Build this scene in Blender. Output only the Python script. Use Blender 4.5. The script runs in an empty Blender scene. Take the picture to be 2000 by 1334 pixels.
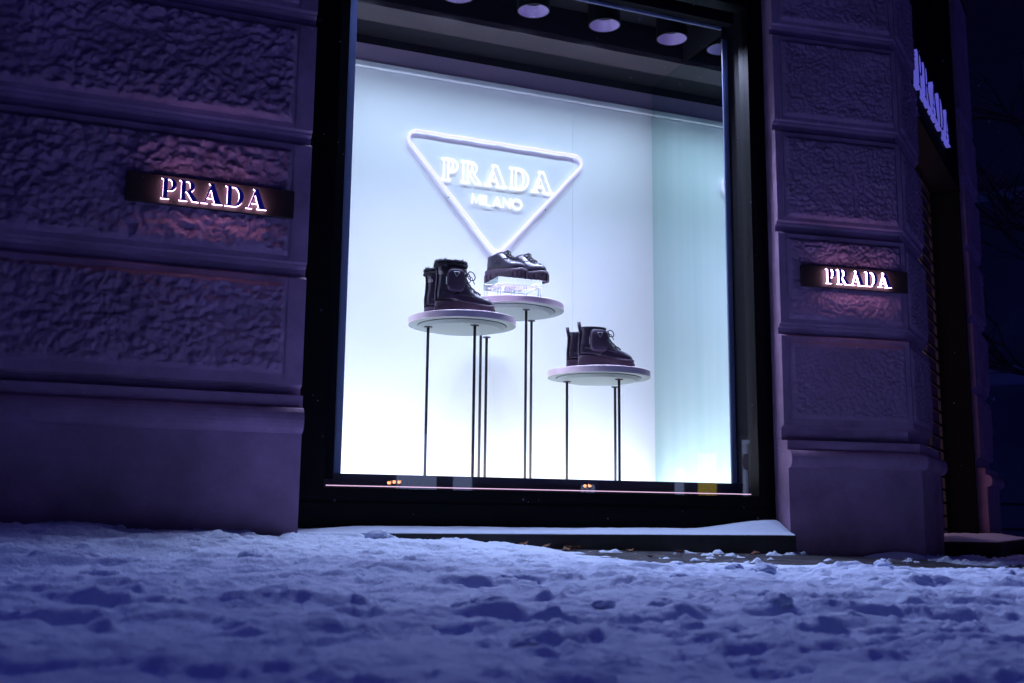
import bpy, bmesh, math, random
import numpy as np
from mathutils import Vector, Matrix
from mathutils.geometry import tessellate_polygon

random.seed(7)
rng = np.random.default_rng(11)
SC = bpy.context.scene
COL = SC.collection
R = math.radians

# ------------------------------------------------------------------ camera
cam_d = bpy.data.cameras.new('camera')
cam = bpy.data.objects.new('camera', cam_d)
COL.objects.link(cam)
SC.camera = cam
yaw, pitch, roll = R(22.166), R(9.328), R(0.612)
fw = Vector((math.sin(yaw) * math.cos(pitch), math.cos(yaw) * math.cos(pitch), math.sin(pitch)))
rt = Vector((math.cos(yaw), -math.sin(yaw), 0))
up = rt.cross(fw)
r2 = rt * math.cos(roll) + up * math.sin(roll)
u2 = -rt * math.sin(roll) + up * math.cos(roll)
CAM = Vector((0, 0, 0.25))
cam.matrix_world = Matrix(((r2.x, u2.x, -fw.x, CAM.x), (r2.y, u2.y, -fw.y, CAM.y), (r2.z, u2.z, -fw.z, CAM.z), (0, 0, 0, 1)))
cam_d.sensor_width = 36.0
cam_d.lens = 37.8
cam_d.clip_start = 0.05
cam_d.clip_end = 500
cam_d.dof.use_dof = True
cam_d.dof.focus_distance = 4.95
cam_d.dof.aperture_fstop = 4.5

# ------------------------------------------------------------------ night sky, faint violet city glow
W = bpy.data.worlds.new('World')
SC.world = W
W.use_nodes = True
bg = W.node_tree.nodes['Background']
bg.inputs['Color'].default_value = (0.20, 0.13, 1.0, 1)
bg.inputs['Strength'].default_value = 0.004

sun_d = bpy.data.lights.new('sun', 'SUN')
sun = bpy.data.objects.new('sun', sun_d)
COL.objects.link(sun)
sun_d.energy = 0.48
sun_d.color = (0.14, 0.16, 1.0)
sun_d.angle = R(25)
sun.rotation_euler = Vector((0.03, 0.06, -0.99)).to_track_quat('-Z', 'Y').to_euler()

SC.view_settings.view_transform = 'Standard'
SC.view_settings.look = 'None'
SC.view_settings.exposure = 0.0
SC.view_settings.gamma = 1.0
SC.view_settings.use_curve_mapping = False
SC.render.engine = 'CYCLES'
SC.cycles.max_bounces = 10
SC.cycles.diffuse_bounces = 5
SC.cycles.glossy_bounces = 5
SC.cycles.transmission_bounces = 10
SC.cycles.transparent_max_bounces = 16
SC.cycles.sample_clamp_indirect = 25.0
SC.cycles.caustics_reflective = False
SC.cycles.caustics_refractive = False
SC.cycles.use_denoising = True

# ------------------------------------------------------------------ materials
MATS = {}
def mat(name, col, rough=0.6, metal=0.0, emit=None, estr=0.0, spec=0.5, bump=None, var=None, coat=0.0, trans=0.0, ior=1.45):
    """bump = (scale, strength, distance); var = (scale, amount) brightness variation"""
    m = bpy.data.materials.new(name)
    m.use_nodes = True
    nt = m.node_tree
    b = nt.nodes['Principled BSDF']
    b.inputs['Base Color'].default_value = (*col, 1)
    b.inputs['Roughness'].default_value = rough
    b.inputs['Metallic'].default_value = metal
    b.inputs['Specular IOR Level'].default_value = spec
    b.inputs['Coat Weight'].default_value = coat
    b.inputs['Transmission Weight'].default_value = trans
    b.inputs['IOR'].default_value = ior
    if emit:
        b.inputs['Emission Color'].default_value = (*emit, 1)
        b.inputs['Emission Strength'].default_value = estr
    if bump or var:
        tc = nt.nodes.new('ShaderNodeTexCoord')
    if var:
        n = nt.nodes.new('ShaderNodeTexNoise')
        n.inputs['Scale'].default_value = var[0]
        n.inputs['Detail'].default_value = 6
        n.inputs['Roughness'].default_value = 0.65
        nt.links.new(tc.outputs['Object'], n.inputs['Vector'])
        mr = nt.nodes.new('ShaderNodeMapRange')
        mr.inputs['From Min'].default_value = 0.3
        mr.inputs['From Max'].default_value = 0.7
        mr.inputs['To Min'].default_value = 1 - var[1]
        mr.inputs['To Max'].default_value = 1 + var[1]
        nt.links.new(n.outputs['Fac'], mr.inputs['Value'])
        mx = nt.nodes.new('ShaderNodeVectorMath')
        mx.operation = 'SCALE'
        mx.inputs[0].default_value = col
        nt.links.new(mr.outputs['Result'], mx.inputs['Scale'])
        nt.links.new(mx.outputs['Vector'], b.inputs['Base Color'])
        rr = nt.nodes.new('ShaderNodeMapRange')
        rr.inputs['To Min'].default_value = max(0.02, rough - 0.12)
        rr.inputs['To Max'].default_value = min(1.0, rough + 0.12)
        nt.links.new(n.outputs['Fac'], rr.inputs['Value'])
        nt.links.new(rr.outputs['Result'], b.inputs['Roughness'])
    if bump:
        n2 = nt.nodes.new('ShaderNodeTexNoise')
        n2.inputs['Scale'].default_value = bump[0]
        n2.inputs['Detail'].default_value = 8
        n2.inputs['Roughness'].default_value = 0.7
        nt.links.new(tc.outputs['Object'], n2.inputs['Vector'])
        bp = nt.nodes.new('ShaderNodeBump')
        bp.inputs['Strength'].default_value = bump[1]
        bp.inputs['Distance'].default_value = bump[2]
        nt.links.new(n2.outputs['Fac'], bp.inputs['Height'])
        nt.links.new(bp.outputs['Normal'], b.inputs['Normal'])
    MATS[name] = m
    return m

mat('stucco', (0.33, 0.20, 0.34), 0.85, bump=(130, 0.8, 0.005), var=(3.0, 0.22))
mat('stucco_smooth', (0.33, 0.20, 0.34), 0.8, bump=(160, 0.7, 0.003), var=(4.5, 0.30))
mat('snow', (0.65, 0.745, 0.985), 0.75, spec=0.25, bump=(110, 0.8, 0.010))
mat('black_metal', (0.007, 0.007, 0.009), 0.4, spec=0.3, bump=(40, 0.05, 0.002), var=(6, 0.2))
mat('black_matte', (0.004, 0.004, 0.006), 0.8, spec=0.1, var=(4, 0.2))
mat('frame_black', (0.0035, 0.0035, 0.005), 0.55, spec=0.12, var=(5, 0.25))
mat('shade_ledge_dark', (0.015, 0.014, 0.018), 0.6)  # shade put into the near-black colour of the added overhang
mat('black_stone', (0.018, 0.017, 0.020), 0.45, bump=(60, 0.3, 0.003), var=(20, 0.4))
mat('step_stone', (0.035, 0.033, 0.036), 0.7, bump=(60, 0.5, 0.006), var=(14, 0.5))
mat('post_metal', (0.34, 0.38, 0.62), 0.38)
def frosted():
    nt = MATS['post_metal'].node_tree
    b = nt.nodes['Principled BSDF']; out = nt.nodes['Material Output']
    t = nt.nodes.new('ShaderNodeBsdfTranslucent'); t.inputs['Color'].default_value = (0.20, 0.23, 0.34, 1)
    mx = nt.nodes.new('ShaderNodeMixShader'); mx.inputs['Fac'].default_value = 0.6
    nt.links.new(b.outputs['BSDF'], mx.inputs[1]); nt.links.new(t.outputs['BSDF'], mx.inputs[2]); nt.links.new(mx.outputs['Shader'], out.inputs['Surface'])
frosted()
mat('paving', (0.055, 0.050, 0.055), 0.65, bump=(50, 0.6, 0.006), var=(9, 0.35))
mat('paving_joint', (0.025, 0.022, 0.024), 0.9, bump=(80, 0.6, 0.006))
mat('grate_iron', (0.30, 0.29, 0.33), 0.5, metal=0.2, var=(9, 0.5))
mat('wall_paper', (0.84, 0.87, 0.90), 0.75, var=(1.3, 0.03))
mat('white_trim', (0.80, 0.86, 0.88), 0.5)
mat('mauve_band', (0.60, 0.46, 0.58), 0.6, var=(2.5, 0.06))
mat('ceiling_black', (0.012, 0.012, 0.018), 0.5)
mat('ceiling_grey', (0.085, 0.068, 0.080), 0.55, var=(2.5, 0.25))
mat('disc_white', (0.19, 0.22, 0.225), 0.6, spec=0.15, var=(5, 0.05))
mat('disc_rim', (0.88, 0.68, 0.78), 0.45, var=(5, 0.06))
mat('disc_groove', (0.06, 0.05, 0.08), 0.6)
mat('leg_steel', (0.045, 0.042, 0.055), 0.4, spec=0.3)
mat('leather', (0.024, 0.015, 0.036), 0.30, coat=0.25, bump=(70, 0.25, 0.003), var=(14, 0.25))
mat('nylon', (0.048, 0.028, 0.060), 0.55, bump=(220, 0.3, 0.002))
mat('rubber', (0.060, 0.034, 0.060), 0.5, var=(20, 0.2))
mat('fur', (0.024, 0.020, 0.030), 0.95, bump=(300, 1.0, 0.006))
mat('lace', (0.012, 0.010, 0.018), 0.7)
mat('badge_enamel', (0.02, 0.02, 0.035), 0.3)
mat('chrome', (0.70, 0.70, 0.74), 0.2, metal=1.0)
mat('acrylic', (0.97, 0.99, 1.0), 0.02, trans=1.0, ior=1.33)
mat('plaque_black', (0.030, 0.022, 0.026), 0.38, spec=0.3)
mat('letter_face', (0.045, 0.040, 0.55), 0.45)
mat('letter_glow', (0.9, 0.8, 0.9), 0.5, emit=(1.0, 0.58, 0.82), estr=9.0)
mat('door_letter_glow', (0.3, 0.3, 0.6), 0.4, emit=(0.20, 0.19, 1.0), estr=0.42)
mat('neon', (0.25, 0.25, 0.35), 0.3, emit=(0.86, 0.78, 1.35), estr=1.0)
mat('neon_text', (0.4, 0.4, 0.45), 0.3, emit=(1.0, 0.95, 1.0), estr=1.5)
mat('lamp_disc', (1, 1, 1), 0.5, emit=(0.62, 0.52, 1.0), estr=5.0)
mat('reflector', (0.50, 0.40, 0.66), 0.35)
mat('floor_lightbox', (0.9, 0.92, 1.0), 0.5, emit=(0.97, 0.98, 0.98), estr=3.3)
mat('led_line', (0.9, 0.8, 0.95), 0.5, emit=(1.0, 0.62, 0.95), estr=1.1)
mat('door_glow', (0.5, 0.4, 0.4), 0.6, emit=(1.0, 0.58, 0.80), estr=0.8)
mat('house_wall', (0.12, 0.14, 0.17), 0.9, bump=(6, 0.4, 0.03), var=(0.8, 0.15))
mat('house_trim', (0.26, 0.30, 0.36), 0.9)
mat('dark_glass', (0.01, 0.012, 0.02), 0.1)
mat('bark', (0.035, 0.028, 0.028), 0.9, bump=(30, 0.8, 0.01))
mat('leaf_brown', (0.11, 0.036, 0.014), 0.7, var=(60, 0.4))
mat('blue_lamp', (0.05, 0.1, 0.5), 0.5, emit=(0.08, 0.16, 1.0), estr=0.5)
mat('amber_lamp', (1, 0.5, 0.2), 0.5, emit=(1.0, 0.42, 0.20), estr=22.0)
mat('kick_board', (0.035, 0.035, 0.085), 0.25)

def glass_mat(name, tint, refl):
    m = bpy.data.materials.new(name)
    m.use_nodes = True
    nt = m.node_tree
    nt.nodes.clear()
    out = nt.nodes.new('ShaderNodeOutputMaterial')
    t = nt.nodes.new('ShaderNodeBsdfTransparent')
    t.inputs['Color'].default_value = (*tint, 1)
    g = nt.nodes.new('ShaderNodeBsdfGlossy')
    g.inputs['Roughness'].default_value = 0.0
    g.inputs['Color'].default_value = (refl, refl, refl, 1)
    f = nt.nodes.new('ShaderNodeFresnel')
    geo = nt.nodes.new('ShaderNodeNewGeometry')     # thin sheet: same reflectance from both sides, no total internal reflection
    ir = nt.nodes.new('ShaderNodeMapRange')
    ir.inputs['To Min'].default_value = 1.5
    ir.inputs['To Max'].default_value = 1 / 1.5
    nt.links.new(geo.outputs['Backfacing'], ir.inputs['Value'])
    nt.links.new(ir.outputs['Result'], f.inputs['IOR'])
    mx = nt.nodes.new('ShaderNodeMixShader')
    nt.links.new(f.outputs['Fac'], mx.inputs['Fac'])
    nt.links.new(t.outputs['BSDF'], mx.inputs[1])
    nt.links.new(g.outputs['BSDF'], mx.inputs[2])
    nt.links.new(mx.outputs['Shader'], out.inputs['Surface'])
    MATS[name] = m
glass_mat('window_glass', (0.97, 0.985, 0.99), 1.0)

def mirror_mat():
    m = bpy.data.materials.new('teal_mirror')
    m.use_nodes = True
    nt = m.node_tree
    b = nt.nodes['Principled BSDF']
    b.inputs['Metallic'].default_value = 1.0
    b.inputs['Roughness'].default_value = 0.02
    tc = nt.nodes.new('ShaderNodeTexCoord')
    mp = nt.nodes.new('ShaderNodeMapping')
    mp.inputs['Scale'].default_value = (1, 9, 0.3)
    n = nt.nodes.new('ShaderNodeTexNoise')
    n.inputs['Scale'].default_value = 1.0
    n.inputs['Detail'].default_value = 2
    cr = nt.nodes.new('ShaderNodeValToRGB')
    cr.color_ramp.elements[0].color = (0.60, 0.79, 0.75, 1)
    cr.color_ramp.elements[1].color = (0.68, 0.84, 0.80, 1)
    cr.color_ramp.elements[0].position = 0.35
    cr.color_ramp.elements[1].position = 0.65
    nt.links.new(tc.outputs['Object'], mp.inputs['Vector'])
    nt.links.new(mp.outputs['Vector'], n.inputs['Vector'])
    nt.links.new(n.outputs['Fac'], cr.inputs['Fac'])
    nt.links.new(cr.outputs['Color'], b.inputs['Base Color'])
    MATS['teal_mirror'] = m
mirror_mat()

# ------------------------------------------------------------------ helpers
def tag(o, label=None, cat=None, group=None, kind=None):
    if label: o['label'] = label
    if cat: o['category'] = cat
    if group: o['group'] = group
    if kind: o['kind'] = kind
    return o

def thing(name, label, cat, loc=(0, 0, 0), rz=0.0, group=None):
    o = bpy.data.objects.new(name, None)
    COL.objects.link(o)
    o.empty_display_size = 0.1
    o.location = loc
    o.rotation_euler = (0, 0, rz)
    return tag(o, label, cat, group)

def link(name, me, m, parent=None, smooth=False):
    o = bpy.data.objects.new(name, me)
    COL.objects.link(o)
    if m and not me.materials:
        for k in (m if isinstance(m, (list, tuple)) else [m]):
            me.materials.append(MATS[k])
    if smooth:
        me.polygons.foreach_set('use_smooth', [True] * len(me.polygons))
    if parent: o.parent = parent
    return o

def mesh_obj(name, verts, faces, m, parent=None, smooth=False):
    me = bpy.data.meshes.new(name)
    me.from_pydata([tuple(v) for v in verts], [], faces)
    me.update()
    return link(name, me, m, parent, smooth)

class MB:
    """collects simple shapes into one mesh"""
    def __init__(s): s.v, s.f = [], []
    def add(s, vs, fs):
        n = len(s.v)
        s.v += [tuple(v) for v in vs]
        s.f += [tuple(i + n for i in f) for f in fs]
        return s
    def box(s, x0, x1, y0, y1, z0, z1, M=None):
        vs = [Vector(p) for p in ((x0, y0, z0), (x1, y0, z0), (x1, y1, z0), (x0, y1, z0), (x0, y0, z1), (x1, y0, z1), (x1, y1, z1), (x0, y1, z1))]
        if M: vs = [M @ v for v in vs]
        return s.add(vs, [(0, 3, 2, 1), (4, 5, 6, 7), (0, 1, 5, 4), (1, 2, 6, 5), (2, 3, 7, 6), (3, 0, 4, 7)])
    def lathe(s, prof, n=32, cx=0, cy=0, closed=False):
        vs, fs = [], []
        for (r, z) in prof:
            for k in range(n):
                a = 2 * math.pi * k / n
                vs.append((cx + r * math.cos(a), cy + r * math.sin(a), z))
        for i in range(len(prof) - 1):
            for k in range(n):
                k2 = (k + 1) % n
                fs.append((i * n + k, i * n + k2, (i + 1) * n + k2, (i + 1) * n + k))
        if prof[0][0] > 1e-6 and not closed: fs.append(tuple(range(n - 1, -1, -1)))
        if prof[-1][0] > 1e-6 and not closed: fs.append(tuple((len(prof) - 1) * n + k for k in range(n)))
        return s.add(vs, fs)
    def tube(s, pts, r, n=8, closed=False):
        pts = [Vector(p) for p in pts]
        N = len(pts)
        rs = r if isinstance(r, (list, tuple)) else [r] * N
        vs, fs = [], []
        prev = None
        for i, p in enumerate(pts):
            if closed: t = pts[(i + 1) % N] - pts[i - 1]
            else: t = pts[min(i + 1, N - 1)] - pts[max(i - 1, 0)]
            if t.length < 1e-9: t = Vector((0, 0, 1))
            t.normalize()
            if prev is None:
                a = Vector((0, 0, 1)) if abs(t.z) < 0.9 else Vector((0, 1, 0))
                nrm = t.cross(a).normalized()
            else:
                nrm = (prev - t * prev.dot(t))
                nrm = nrm.normalized() if nrm.length > 1e-6 else t.orthogonal().normalized()
            prev = nrm
            b = t.cross(nrm)
            for k in range(n):
                a = 2 * math.pi * k / n
                vs.append(p + (nrm * math.cos(a) + b * math.sin(a)) * rs[i])
        for i in range(N if closed else N - 1):
            j = (i + 1) % N
            for k in range(n):
                k2 = (k + 1) % n
                fs.append((i * n + k, i * n + k2, j * n + k2, j * n + k))
        if not closed:
            fs.append(tuple(range(n - 1, -1, -1)))
            fs.append(tuple((N - 1) * n + k for k in range(n)))
        return s.add(vs, fs)
    def build(s, name, m, parent=None, smooth=False):
        return mesh_obj(name, s.v, s.f, m, parent, smooth)

def bevel(o, w, seg=2):
    md = o.modifiers.new('bevel', 'BEVEL')
    md.width = w
    md.segments = seg
    md.limit_method = 'ANGLE'
    return o

def smooth_angle(o, ang=40):
    me = o.data
    me.polygons.foreach_set('use_smooth', [True] * len(me.polygons))
    try: me.set_sharp_from_angle(angle=R(ang))
    except Exception: pass
    return o

# numpy noise
def _hash(ix, iy, seed):
    h = (ix.astype(np.int64) * 374761393 + iy.astype(np.int64) * 668265263 + seed * 144305901) & 0xffffffff
    h = ((h ^ (h >> 13)) * 1274126177) & 0xffffffff
    return ((h ^ (h >> 16)) & 0xffffff) / float(0xffffff)
def vnoise(x, y, seed=0):
    ix, iy = np.floor(x), np.floor(y)
    fx, fy = x - ix, y - iy
    fx, fy = fx * fx * fx * (fx * (fx * 6 - 15) + 10), fy * fy * fy * (fy * (fy * 6 - 15) + 10)
    a, b = _hash(ix, iy, seed), _hash(ix + 1, iy, seed)
    c, d = _hash(ix, iy + 1, seed), _hash(ix + 1, iy + 1, seed)
    return (a + (b - a) * fx) * (1 - fy) + (c + (d - c) * fx) * fy
def fbm(x, y, seed=0, oct=5, gain=0.5):
    s, a, t = 0, 1.0, 0
    for o in range(oct):
        ca, sa = math.cos(0.7 * o), math.sin(0.7 * o)
        s = s + a * vnoise((x * ca - y * sa) * 2 ** o, (x * sa + y * ca) * 2 ** o, seed + o * 17)
        t += a
        a *= gain
    return s / t
def worley(x, y, seed=0):
    ix, iy = np.floor(x), np.floor(y)
    best = np.full(x.shape, 9.0)
    for dx in (-1, 0, 1):
        for dy in (-1, 0, 1):
            jx, jy = ix + dx, iy + dy
            px, py = jx + _hash(jx, jy, seed), jy + _hash(jx, jy, seed + 5)
            best = np.minimum(best, (px - x) ** 2 + (py - y) ** 2)
    return np.sqrt(best)

def grid_mesh(name, X, Y, Z, m, parent=None, smooth=True, mask=None):
    """X,Y,Z arrays of shape (a,b) -> quad mesh; mask keeps faces whose corners are any True"""
    a, b = X.shape
    co = np.stack([X, Y, Z], -1).reshape(-1, 3)
    i = np.arange(a * b).reshape(a, b)
    q = np.stack([i[:-1, :-1], i[:-1, 1:], i[1:, 1:], i[1:, :-1]], -1).reshape(-1, 4)
    if mask is not None:
        q = q[mask.reshape(-1)[q].any(1)]
        used = np.zeros(a * b, bool)
        used[q.reshape(-1)] = True
        remap = np.cumsum(used) - 1
        co, q = co[used], remap[q]
    me = bpy.data.meshes.new(name)
    me.vertices.add(len(co))
    me.vertices.foreach_set('co', co.reshape(-1))
    me.loops.add(len(q) * 4)
    me.loops.foreach_set('vertex_index', q.reshape(-1).astype(np.int32))
    me.polygons.add(len(q))
    me.polygons.foreach_set('loop_start', np.arange(len(q), dtype=np.int32) * 4)
    me.polygons.foreach_set('use_smooth', np.ones(len(q), bool))
    me.update(calc_edges=True)
    me.validate()
    return link(name, me, m, parent)

def sweep(name, path, prof, m, parent=None, caps=True):
    """closed profile [(outward offset, z)] swept along an open plan path; outward = right of travel"""
    path = [Vector((p[0], p[1])) for p in path]
    n = len(path)
    offs = []
    for i in range(n):
        def nrm(a, b):
            d = (b - a).normalized()
            return Vector((d.y, -d.x))
        if i == 0: o = nrm(path[0], path[1])
        elif i == n - 1: o = nrm(path[-2], path[-1])
        else:
            a, b = nrm(path[i - 1], path[i]), nrm(path[i], path[i + 1])
            o = (a + b)
            o = o / max(0.2, (1 + a.dot(b)))
        offs.append(o)
    k = len(prof)
    vs, fs = [], []
    for i in range(n):
        for (d, z) in prof:
            p = path[i] + offs[i] * d
            vs.append((p.x, p.y, z))
    for i in range(n - 1):
        for j in range(k):
            j2 = (j + 1) % k
            fs.append((i * k + j, (i + 1) * k + j, (i + 1) * k + j2, i * k + j2))
    if caps:
        tri = tessellate_polygon([[Vector((d, z, 0)) for d, z in prof]])
        for t in tri:
            fs.append(tuple(t))
            fs.append(tuple((n - 1) * k + q for q in reversed(t)))
    o = mesh_obj(name, vs, fs, m, parent)
    bm = bmesh.new()
    bm.from_mesh(o.data)
    bmesh.ops.recalc_face_normals(bm, faces=bm.faces)
    bm.to_mesh(o.data)
    bm.free()
    return o

# ------------------------------------------------------------------ ground: pavement under snow
def sm(t):
    t = np.clip(t, 0, 1)
    return t * t * (3 - 2 * t)
def zbase(x, y):
    """pavement height: falls away to the right, rises a little to the facade"""
    x = np.asarray(x, float); y = np.asarray(y, float)
    return 0.035 + 0.130 * np.clip((y - 1.0) / 3.1, -1.5, 1.15) - 0.022 * np.clip(x, -30, 40)

# pavement sheet, large
gx = np.concatenate([np.linspace(-60, -4, 15), np.linspace(-3, 9, 61), np.linspace(10, 90, 20)])
gy = np.concatenate([np.linspace(-60, -1, 12), np.linspace(-0.5, 6, 40), np.linspace(7, 120, 20)])
GX, GY = np.meshgrid(gx, gy, indexing='xy')
pav = grid_mesh('pavement', GX, GY, zbase(GX, GY) - 0.02, 'paving_joint')
tag(pav, kind='structure')

# stone setts of the pavement that the thin snow leaves bare
st = MB().box(-0.048, 0.048, -0.048, 0.048, -0.05, 0.0).build('paving_stone', 'paving', pav)
bevel(st, 0.008, 1)
st_me = st.data
first = True
cnt = 0
for j in range(13):
    for i in range(24):
        x = 2.75 + i * 0.105 + (0.05 if j % 2 else 0) + random.uniform(-.004, .004)
        y = 2.98 + j * 0.095 + random.uniform(-.004, .004)
        if y < 3.45 - (x - 2.7) * 0.28: continue
        if y > 3.38 and x < 3.80: continue
        if y > 3.90 and x < 4.3: continue
        if first: o = st; first = False
        else:
            o = st.copy(); COL.objects.link(o); o.parent = pav
        o.location = (x, y, float(zbase(x, y)) + 0.001 + random.uniform(-.003, .003))
        o.rotation_euler = (random.uniform(-.02, .02), random.uniform(-.02, .02) + 0.022, random.uniform(-.03, .03))
        cnt += 1

# snow: fine heightfield
nx, ny = 1000, 540
xs = np.linspace(-0.95, 5.7, nx)
ys = 0.55 + (np.linspace(0, 1, ny) ** 1.15) * 3.72
SX, SY = np.meshgrid(xs, ys, indexing='xy')
def snow_thickness(x, y):
    h = 0.030 + 0.020 * (fbm(x * 1.3 + 3, y * 1.9, 3, 4) - 0.5) * 2
    h = h + 0.016 * (fbm(x * 4.2, y * 8.5, 9, 5, 0.55) - 0.5) * 2
    h = h + 0.0075 * (fbm(x * 17, y * 26, 21, 5, 0.62) - 0.5) * 2
    cr_ = fbm(x * 5.5 + 11, y * 13, 31, 5, 0.6)
    h = h + 0.007 * sm((cr_ - 0.53) / 0.025) + 0.005 * sm((cr_ - 0.61) / 0.02)
    # drift against the left pier and the sill
    h = h + 0.026 * sm((y - 3.0) / 0.9) * sm((0.75 - x) / 0.9) + 0.010 * sm((y - 3.6) / 0.3) * np.exp(-((x - 1.15) / 0.28) ** 2)
    h = h + 0.0030 * (fbm(x * 48, y * 52, 25, 3, 0.6) - 0.5) * 2
    h = h * (1 - 0.80 * sm((y - 2.75) / 0.65) * sm((x - 1.35) / 0.6))
    # wind-thinned area by the right pier
    edge = 3.50 - (x - 2.7) * 0.26 + 0.10 * (fbm(x * 3, y * 3, 41, 3) - 0.5)
    thin = sm((y - edge) / 0.30) * sm((x - 1.95) / 0.5)
    patch = (fbm(x * 9, y * 16, 51, 4, 0.6) - 0.47)
    h = h * (1 - thin) + thin * (-0.003 + patch * 0.085)
    # bare strip over the grating
    gr = sm((y - 3.40 + 0.10 * (fbm(x * 5, y * 5, 77, 3) - 0.5)) / 0.07) * sm((x - 1.75) / 0.35) * sm((3.75 - x) / .2)
    h = h - gr * (0.030 - 0.13 * (fbm(x * 7, y * 26, 79, 4, 0.6) - 0.52))
    return h
# trampled ridges (x0, x1, y, height, width)
RIDGES = [(-0.16, 0.13, 2.66, .030, .05), (0.33, 0.50, 2.82, .026, .05), (-0.03, 0.12, 2.40, .022, .04), (0.09, 0.23, 2.12, .030, .05),
          (-0.02, 0.30, 1.93, .034, .055), (0.24, 0.52, 1.90, .030, .06), (0.78, 0.94, 2.84, .032, .05), (0.78, 0.88, 2.30, .024, .04), (0.91, 1.02, 2.33, .034, .045),
          (0.44, 0.62, 1.78, .036, .055), (0.58, 0.74, 1.80, .030, .05), (0.73, 1.05, 1.76, .030, .05), (1.0, 1.34, 1.80, .034, .06), (1.52, 1.80, 2.95, .028, .05),
          (2.31, 2.56, 2.88, .024, .045), (2.21, 2.62, 2.40, .034, .07), (1.35, 1.70, 1.80, .032, .06), (1.76, 2.15, 2.0, .034, .06),
          (0.60, 0.66, 1.46, .022, .035), (0.37, 0.54, 2.47, .022, .04), (0.39, 0.49, 2.25, .022, .035), (0.51, 0.63, 2.72, .02, .035),
          (1.46, 1.53, 2.53, .02, .03), (-0.10, 0.05, 1.80, .030, .05), (0.20, 0.44, 1.64, .030, .06), (1.3, 1.42, 1.93, .024, .04), (1.17, 1.34, 1.58, .026, .05),
          (1.25, 1.57, 1.46, .030, .06), (0.81, 1.08, 3.23, .014, .05), (-0.45, -0.15, 2.2, .03, .05), (2.8, 3.1, 2.7, .025, .05), (1.95, 2.2, 3.25, .014, .04)]
def ridges(x, y):
    h = np.zeros_like(x)
    for k, (x0, x1, yc, hh, w) in enumerate(RIDGES):
        cx, L = (x0 + x1) / 2, (x1 - x0) / 2
        w = w * 0.62
        yy = y - yc - 0.025 * np.sin((x - cx) * 9 + k) - 0.05 * (vnoise(x * 7 + k * 3.1, y * 0 + k, 61) - 0.5)
        ex = np.clip(1 - (np.abs(x - cx) / (L * 1.4)) ** 3, 0, 1)
        ex = ex * (0.55 + 0.9 * vnoise(x * 16 + k, y * 20, 63))
        # pressed hollow on the near side, upturned lip on the far side
        prof = np.exp(-(yy / (w * 0.55)) ** 2) - 0.75 * np.exp(-((yy + w * 1.15) / (w * 0.75)) ** 2)
        h += 0.45 * hh * ex * prof * (0.75 + 0.55 * fbm(x * 30, y * 34, 65, 4, 0.65))
    return h
CL = []
for k in range(420):
    y = random.uniform(1.25, 3.5); x = random.uniform(-0.5, 3.6)
    CL.append((x, y, random.choice([.005, .006, .008, .010, .013, .018]) * random.uniform(.7, 1.1)))
def clods(x, y):
    h = np.zeros_like(x)
    for (cx, cy, r) in CL:
        i0, i1 = np.searchsorted(xs, [cx - 3 * r, cx + 3 * r])
        j0, j1 = np.searchsorted(ys, [cy - 3 * r, cy + 3 * r])
        if i1 <= i0 or j1 <= j0: continue
        sx, sy = x[j0:j1, i0:i1], y[j0:j1, i0:i1]
        d2 = ((sx - cx) / (r * 1.4)) ** 2 + ((sy - cy) / r) ** 2
        d2 = d2 * (0.6 + 0.9 * vnoise(sx * 90, sy * 90, 71))
        h[j0:j1, i0:i1] += r * 0.75 * np.exp(-d2 ** 1.3)
    return h
TH = snow_thickness(SX, SY) + ridges(SX, SY) + clods(SX, SY)
SZ = zbase(SX, SY) + TH
snow = grid_mesh('snow', SX, SY, SZ, 'snow', mask=(TH > -0.006))
tag(snow, kind='structure')
# coarser snow beyond the trodden patch: street side, left and far right
def outer_snow(name, x0, x1, y0, y1, nx_, ny_):
    a, b = np.meshgrid(np.linspace(x0, x1, nx_), np.linspace(y0, y1, ny_), indexing='xy')
    z = zbase(a, b) + 0.030 + 0.018 * (fbm(a * 1.3 + 3, b * 1.9, 3, 4) - 0.5) * 2 + 0.012 * (fbm(a * 4, b * 5, 9, 3) - .5) * 2
    return tag(grid_mesh(name, a, b, z, 'snow'), kind='structure')
outer_snow('snow_street', -30, 45, -25, 0.56, 160, 60)
outer_snow('snow_side', -30, -0.94, 0.55, 3.95, 120, 50)
outer_snow('snow_far', 5.69, 45, 0.55, 40, 140, 120)

# ------------------------------------------------------------------ shop building
bld = thing('shop_building', 'pale rusticated stucco shop building with a large lit display window', 'building', (0, 3.95, 0))
def reparent(o, p):
    o.parent = p
    o.matrix_parent_inverse = Matrix.Translation(-Vector(p.location)) if p.type == 'EMPTY' else Matrix()
    return o

def pier_profile(zs, ztop, zpl, zroll0, zroll1, pl_out, z_bot, back=-0.25):
    """zs = joint centres going up; returns closed profile"""
    p = [(back, z_bot), (pl_out, z_bot), (pl_out, zroll0)]
    # torus moulding
    rz = (zroll1 - zroll0) / 2
    for k in range(1, 10):
        a = -math.pi / 2 + math.pi * k / 10
        p.append((pl_out + 0.006 + math.cos(a) * rz * 0.72, zroll0 + rz + math.sin(a) * rz))
    p += [(pl_out - 0.004, zroll1), (pl_out - 0.004, zroll1 + 0.045), (-0.028, zroll1 + 0.047), (-0.028, zpl)]
    p += [(0.0, zpl + 0.012)]
    for z in zs:
        p += [(0.0, z - 0.032), (-0.012, z - 0.022), (-0.030, z - 0.020), (-0.030, z + 0.010), (-0.014, z + 0.018), (-0.014, z + 0.026), (0.0, z + 0.032)]
    p += [(0.0, ztop), (back, ztop)]
    return p

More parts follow.
